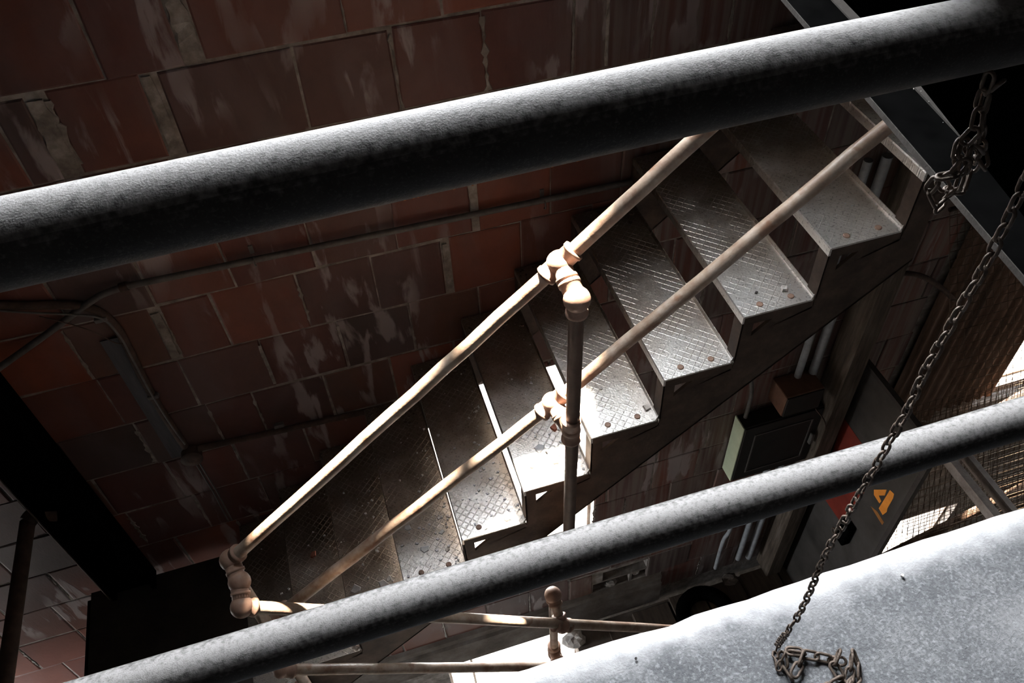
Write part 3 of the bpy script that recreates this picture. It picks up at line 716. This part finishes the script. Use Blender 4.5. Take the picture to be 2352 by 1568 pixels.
ms2 = thing('wire_screen', 'tangled sagging wire netting below the pipe rail at lower right', 'screen', (3.3, 1.9, -6.0))
b = mesh_sheet('m', 2.72, 4.9, (0, 2.30, -4.2), (0, -.40, -.9), 2.2, .040, .0020, .05, .055)
b2 = mesh_sheet('m', 3.0, 4.9, (0, 2.34, -4.2), (0, -.40, -.9), 2.2, .046, .0020, -.12, .060); b.add(b2.v, b2.f)
o = obj('wire_mesh', b, WIRE, ms2); o['kind'] = 'stuff'
for a_, c_ in (((3.0, 2.2, -6.3), (4.6, 1.9, -4.5)), ((3.3, 2.36, -6.9), (4.8, 2.2, -5.3)), ((3.0, 2.38, -5.2), (4.6, 2.3, -4.0))):
    obj('twisted_bar', MB().tube(cr_path([a_, Vector(a_).lerp(Vector(c_), .4)+Vector((0, .02, -.06)), c_], 6), .035, 8), CORR, ms2)
# corrugated rusty sheets beside the opening
cs_ = thing('corrugated_wall', 'rusty corrugated sheets behind the wire mesh', 'cladding', (3.5, 2.45, -6.0))
def corr(x0, x1, z0, z1, y):
    b = MB(); n = int((x1-x0)/.0125); vs = []
    for i in range(n+1):
        x = x0+(x1-x0)*i/n; yy = y+.010*math.sin(2*math.pi*(x-x0)/.075)
        vs += [(x, yy, z0), (x, yy, z1), (x, yy+.003, z0), (x, yy+.003, z1)]
    fs = []
    for i in range(n): k = 4*i; fs += [(k, k+4, k+5, k+1), (k+2, k+3, k+7, k+6)]
    return b.add(vs, fs, True)
obj('sheet', corr(3.02, 3.46, -4.62, -1.6, BACK-.03), CORR, cs_); obj('sheet', corr(3.46, 3.9, -4.55, -1.6, BACK-.022), CORR, cs_)
obj('sheet', corr(3.0, 3.44, -6.05, -4.63, BACK-.030), CORR, cs_)

# ---------------------------------------------------------------- chain
def link_mesh(L_=.0200, Wd=.0112, r=.0016):
    b = MB(); h = (L_-Wd)/2; rr = (Wd/2)-r; pts = []
    for i in range(7): a = math.pi*i/6; pts.append(Vector((rr*math.cos(a), 0, h+rr*math.sin(a))))
    for i in range(7): a = math.pi+math.pi*i/6; pts.append(Vector((rr*math.cos(a), 0, -h+rr*math.sin(a))))
    b.tube(pts, r, 7, closed=True); return b
LINK = None
def chain(name, label, pts, parent_loc, pitch=.0148, tw0=0.0, jit=.15, scale=1.0, t=None):
    global LINK
    if LINK is None:
        b = link_mesh(); LINK = bpy.data.meshes.new('link'); LINK.from_pydata(b.v, [], b.f)
        LINK.polygons.foreach_set('use_smooth', [True]*len(LINK.polygons)); LINK.materials.append(CHAIN)
        bm = bmesh.new(); bm.from_mesh(LINK); bmesh.ops.recalc_face_normals(bm, faces=bm.faces[:]); bm.to_mesh(LINK); bm.free()
    t = t or thing(name, label, 'chain', parent_loc)
    P = cr_path(pts, 14); acc = [0]
    for i in range(1, len(P)): acc.append(acc[-1]+(P[i]-P[i-1]).length)
    tot = acc[-1]; n = int(tot/pitch); j = 0
    for i in range(n):
        s_ = (i+.5)*pitch
        while acc[j+1] < s_: j += 1
        f_ = (s_-acc[j])/max(1e-6, acc[j+1]-acc[j]); c = P[j].lerp(P[j+1], f_); tdir = (P[j+1]-P[j]).normalized()
        q = tdir.to_track_quat('Z', 'Y').to_matrix()
        rot = q @ Matrix.Rotation(tw0+(math.pi/2)*(i % 2)+random.uniform(-jit, jit), 3, 'Z')
        o = bpy.data.objects.new('link', LINK); COL.objects.link(o); o.parent = t
        o.matrix_local = Matrix.Translation(c-wpos(t)) @ rot.to_4x4() @ Matrix.Scale(scale, 4)
    return t
yc = .36
cp_ = [at(x, y, 1, yc) for x, y in [(2390, 330), (2338, 455), (2268, 600), (2215, 692), (2170, 772), (2122, 858), (2085, 940), (2045, 1010), (2005, 1083), (1965, 1150)]]
cp_ += [at(x, y, 1, yc+.004) for x, y in [(1935, 1205), (1900, 1265), (1876, 1320), (1856, 1368), (1832, 1415), (1805, 1455)]]
zc = -1.337+.0065
cp_ += [at(x, y, 2, z) for x, y, z in [(1786, 1482, zc+.006), (1780, 1510, zc+.002), (1787, 1535, zc), (1800, 1505, zc+.008), (1812, 1490, zc+.006)]]
mc = chain('chain', 'long rusty chain hanging past the guard rail and piled on the concrete', cp_, (.45, .36, -1.337))
pile = [at(x, y, 2, z) for x, y, z in [(1795, 1500, zc+.003), (1802, 1530, zc), (1818, 1552, zc+.002), (1836, 1525, zc+.004), (1842, 1500, zc+.006), (1812, 1495, zc+.002), (1855, 1503, zc+.003), (1890, 1510, zc+.001),
        (1925, 1518, zc+.002), (1926, 1502, zc+.012), (1918, 1530, zc+.006), (1930, 1558, zc+.002), (1905, 1575, zc), (1940, 1582, zc+.002), (1952, 1545, zc+.004), (1958, 1502, zc+.012), (1968, 1520, zc+.006), (1972, 1550, zc+.002), (1948, 1578, zc+.006), (1925, 1600, zc)]]
chain('chain', '', pile, None, pitch=.0205, jit=.9, scale=1.55, t=mc)
# knotted bundle at top right
kp = [at(x, y, 1, .43) for x, y in [(2285, 175), (2262, 240), (2232, 300), (2205, 345), (2196, 385), (2160, 405), (2140, 440), (2150, 470), (2180, 455), (2195, 425), (2215, 380),
       (2228, 330), (2246, 352), (2240, 400), (2216, 432), (2185, 440), (2170, 415), (2196, 372), (2222, 335), (2250, 375), (2262, 350), (2255, 290), (2275, 230), (2300, 180)]]
kp = [p+Vector((0, random.uniform(-.006, .006), 0)) for p in kp]
chain('chain', 'dark knotted bundle of chain dangling under the thick top pipe rail', kp, kp[9])

# ---------------------------------------------------------------- debris
def shard(c, r, n=5, h=.004, flat=True, tilt=.1):
    b = MB(); a0_ = random.uniform(0, 6.28); poly = []
    for i in range(n):
        a = a0_+2*math.pi*i/n+random.uniform(-.35, .35); rr = r*random.uniform(.55, 1.15); poly.append((rr*math.cos(a), rr*math.sin(a)))
    M_ = Matrix.Translation(Vector(c)) @ Euler((random.uniform(-tilt, tilt), random.uniform(-tilt, tilt), 0)).to_matrix().to_4x4()
    k = len(poly); vs = [M_ @ Vector((p[0], p[1], .0005)) for p in poly]+[M_ @ Vector((p[0]*.85, p[1]*.85, h)) for p in poly]
    b.add(vs, [tuple(range(k))[::-1], tuple(range(k, 2*k))]+[(i, (i+1) % k, k+(i+1) % k, k+i) for i in range(k)]); return b
def tz(k): return SZ-k*RISE
ds = [(1802, 664, 1, .020, RUBBLE, 'pale oblong rubble chip near the end of the third step from the top'),
      (1737, 672, 1, .007, DSTEEL, 'tiny dark pebble left of the oblong chip on the third step from the top'),
      (1487, 936, 3, .017, RUBBLE, 'white plaster chip near the back corner of the step right of the post'),
      (1381, 892, 3, .008, RUBBLE, 'small white chip in the middle of the step right of the post'),
      (1272, 984, 4, .020, REDBIT, 'red tile chip lying left of the handrail post'),
      (1238, 1030, 4, .024, GLASS_BIT, 'bluish flat shard on the sunlit step left of the post'),
      (1256, 1040, 4, .008, DSTEEL, 'dark pebble beside the bluish shard on the sunlit step'),
      (1279, 1056, 4, .020, RUBBLE, 'long white chip on the sunlit step left of the post'),
      (1222, 1072, 4, .014, RUBBLE, 'white chip near the lit front corner of the sunlit step'),
      (976, 1262, 6, .020, GLASS_BIT, 'grey half-round shard on the step above the lower rail'),
      (1028, 1262, 6, .011, RUBBLE, 'pointed white chip right of the grey half-round shard'),
      (936, 1212, 6, .020, GLASS_BIT, 'cluster of glassy splinters on the step above the lower rail'),
      (817, 1354, 7, .026, GLASS_BIT, 'grey triangular shard against the lower pipe rail, left of its twin'),
      (881, 1343, 7, .026, GLASS_BIT, 'grey pointed shard right of the triangular one by the lower rail'),
      (893, 1329, 7, .016, GLASS_BIT, 'thin flat shard just above the pointed grey one'),
      (1014, 1221, 6, .012, GLASS_BIT, 'small glassy splinter near the back edge of the shard-strewn step'),
      (720, 1275, 8, .022, REDBIT, 'dim red fragment in the dark on a lower step'),
      (2188, 0, 0, 0, None, None)]
for x, y, k, r, m_, lb in ds:
    if not lb: continue
    c = at(x, y, 2, tz(k)+.0008); gp = None
    tag(obj('rubble_chip' if m_ in (RUBBLE, DSTEEL, REDBIT) else 'glass_shard', shard(c, r, random.choice((4, 5, 6)), .003 if m_ is GLASS_BIT else r*.5, tilt=.04), m_), lb, 'debris', 'loose fragments on the steps')
dens = {-1: 4, 0: 20, 1: 26, 2: 34, 3: 46, 4: 130, 5: 170, 6: 190, 7: 120, 8: 70, 9: 30}
b = MB()
for k, n in dens.items():
    for _ in range(n):
        yy = SY+.02+abs(random.gauss(0, .33)); xx = SX-k*RUN+TW*(1-abs(random.gauss(0, .38)))
        if yy > 2.42 or xx < SX-k*RUN+.015 or xx > SX-k*RUN+TW-.012: continue
        r = random.choice((.0015, .002, .0025, .003, .004, .006, .008)) if k > 3 else random.choice((.001, .0015, .002, .003)); s_ = shard((xx, yy, tz(k)+.0005), r, 4, r*.6, tilt=.02); b.add(s_.v, s_.f)
o = obj('fine_debris', b, GLASS_BIT); tag(o, 'fine pale grit and splinters scattered over the steps', 'debris', kind='stuff')
b = MB()
for k in range(2, 9):     # crumbled plaster against the wall ends
    for _ in range(26):
        xx = SX-k*RUN+random.uniform(.0, .24); yy = random.uniform(2.30, 2.43); r = random.uniform(.003, .011); s_ = shard((xx, yy, tz(k)+.0005), r, 5, r*.7, tilt=.02); b.add(s_.v, s_.f)
tag(obj('plaster_crumbs', b, DCONC), 'crumbled plaster lying along the wall end of the steps', 'debris', kind='stuff')
# slab chips
for x, y, r, lb in [(2072, 1322, .0045, 'small white chip on the concrete right of the chain'), (1460, 1512, .003, 'tiny dark pebble on the concrete near the bottom')]:
    c = at(x, y, 2, -1.3368); tag(obj('rubble_chip', shard(c, r, 6, r*.9, tilt=.02), RUBBLE if r > .004 else DSTEEL), lb, 'debris')
# rubble and junk on the lower floor
def rock(c, r, seed, sq=(1, 1, .7)):
    rnd = random.Random(seed); b = MB(); b.ball(c, r, 10, 7, sq); b.v = [tuple(Vector(c)+(Vector(v)-Vector(c))*rnd.uniform(.8, 1.15)) for v in b.v]; b.sm = [False]*len(b.sm); return b
c = at(1318, 1468, 2, -6.02); tag(obj('concrete_chunk', rock((c.x, c.y, -6.02), .085, 3, (1.0, .8, .75)), RUBBLE), 'pale rough concrete chunk beside the low bright opening', 'rubble')
c = at(1668, 1318, 2, -6.0); tag(obj('concrete_chunk', rock((c.x, c.y-.05, -5.985), .05, 5, (1.3, 1, .6)), DCONC), 'dark rubble lump on the floor below the grey pipes', 'rubble')
c = at(1580, 1330, 2, -5.98); b = MB(); cc = Vector((c.x, min(c.y, 2.15), -5.95))
b.tube([cc+Vector((.17*math.cos(a), .17*math.sin(a), 0)) for a in [2*math.pi*i/28 for i in range(28)]], .055, 14, closed=True)
tag(obj('tyre', b, SHADEBLACK), 'dark round tyre lying on the lower floor boards', 'tyre')
for i, (x, z, w, h) in enumerate([(1.24, -5.70, .05, .035), (1.43, -5.66, .03, .05), (1.52, -5.56, .02, .06)]):
    b = rock((x, BACK+.02, z), w, 11+i, (1, .5, .8)); obj('broken_tile_piece', b, RUBBLE if i else MORTAR, wall_back)
for o in bpy.data.objects:
    if '_w' in o: del o['_w']
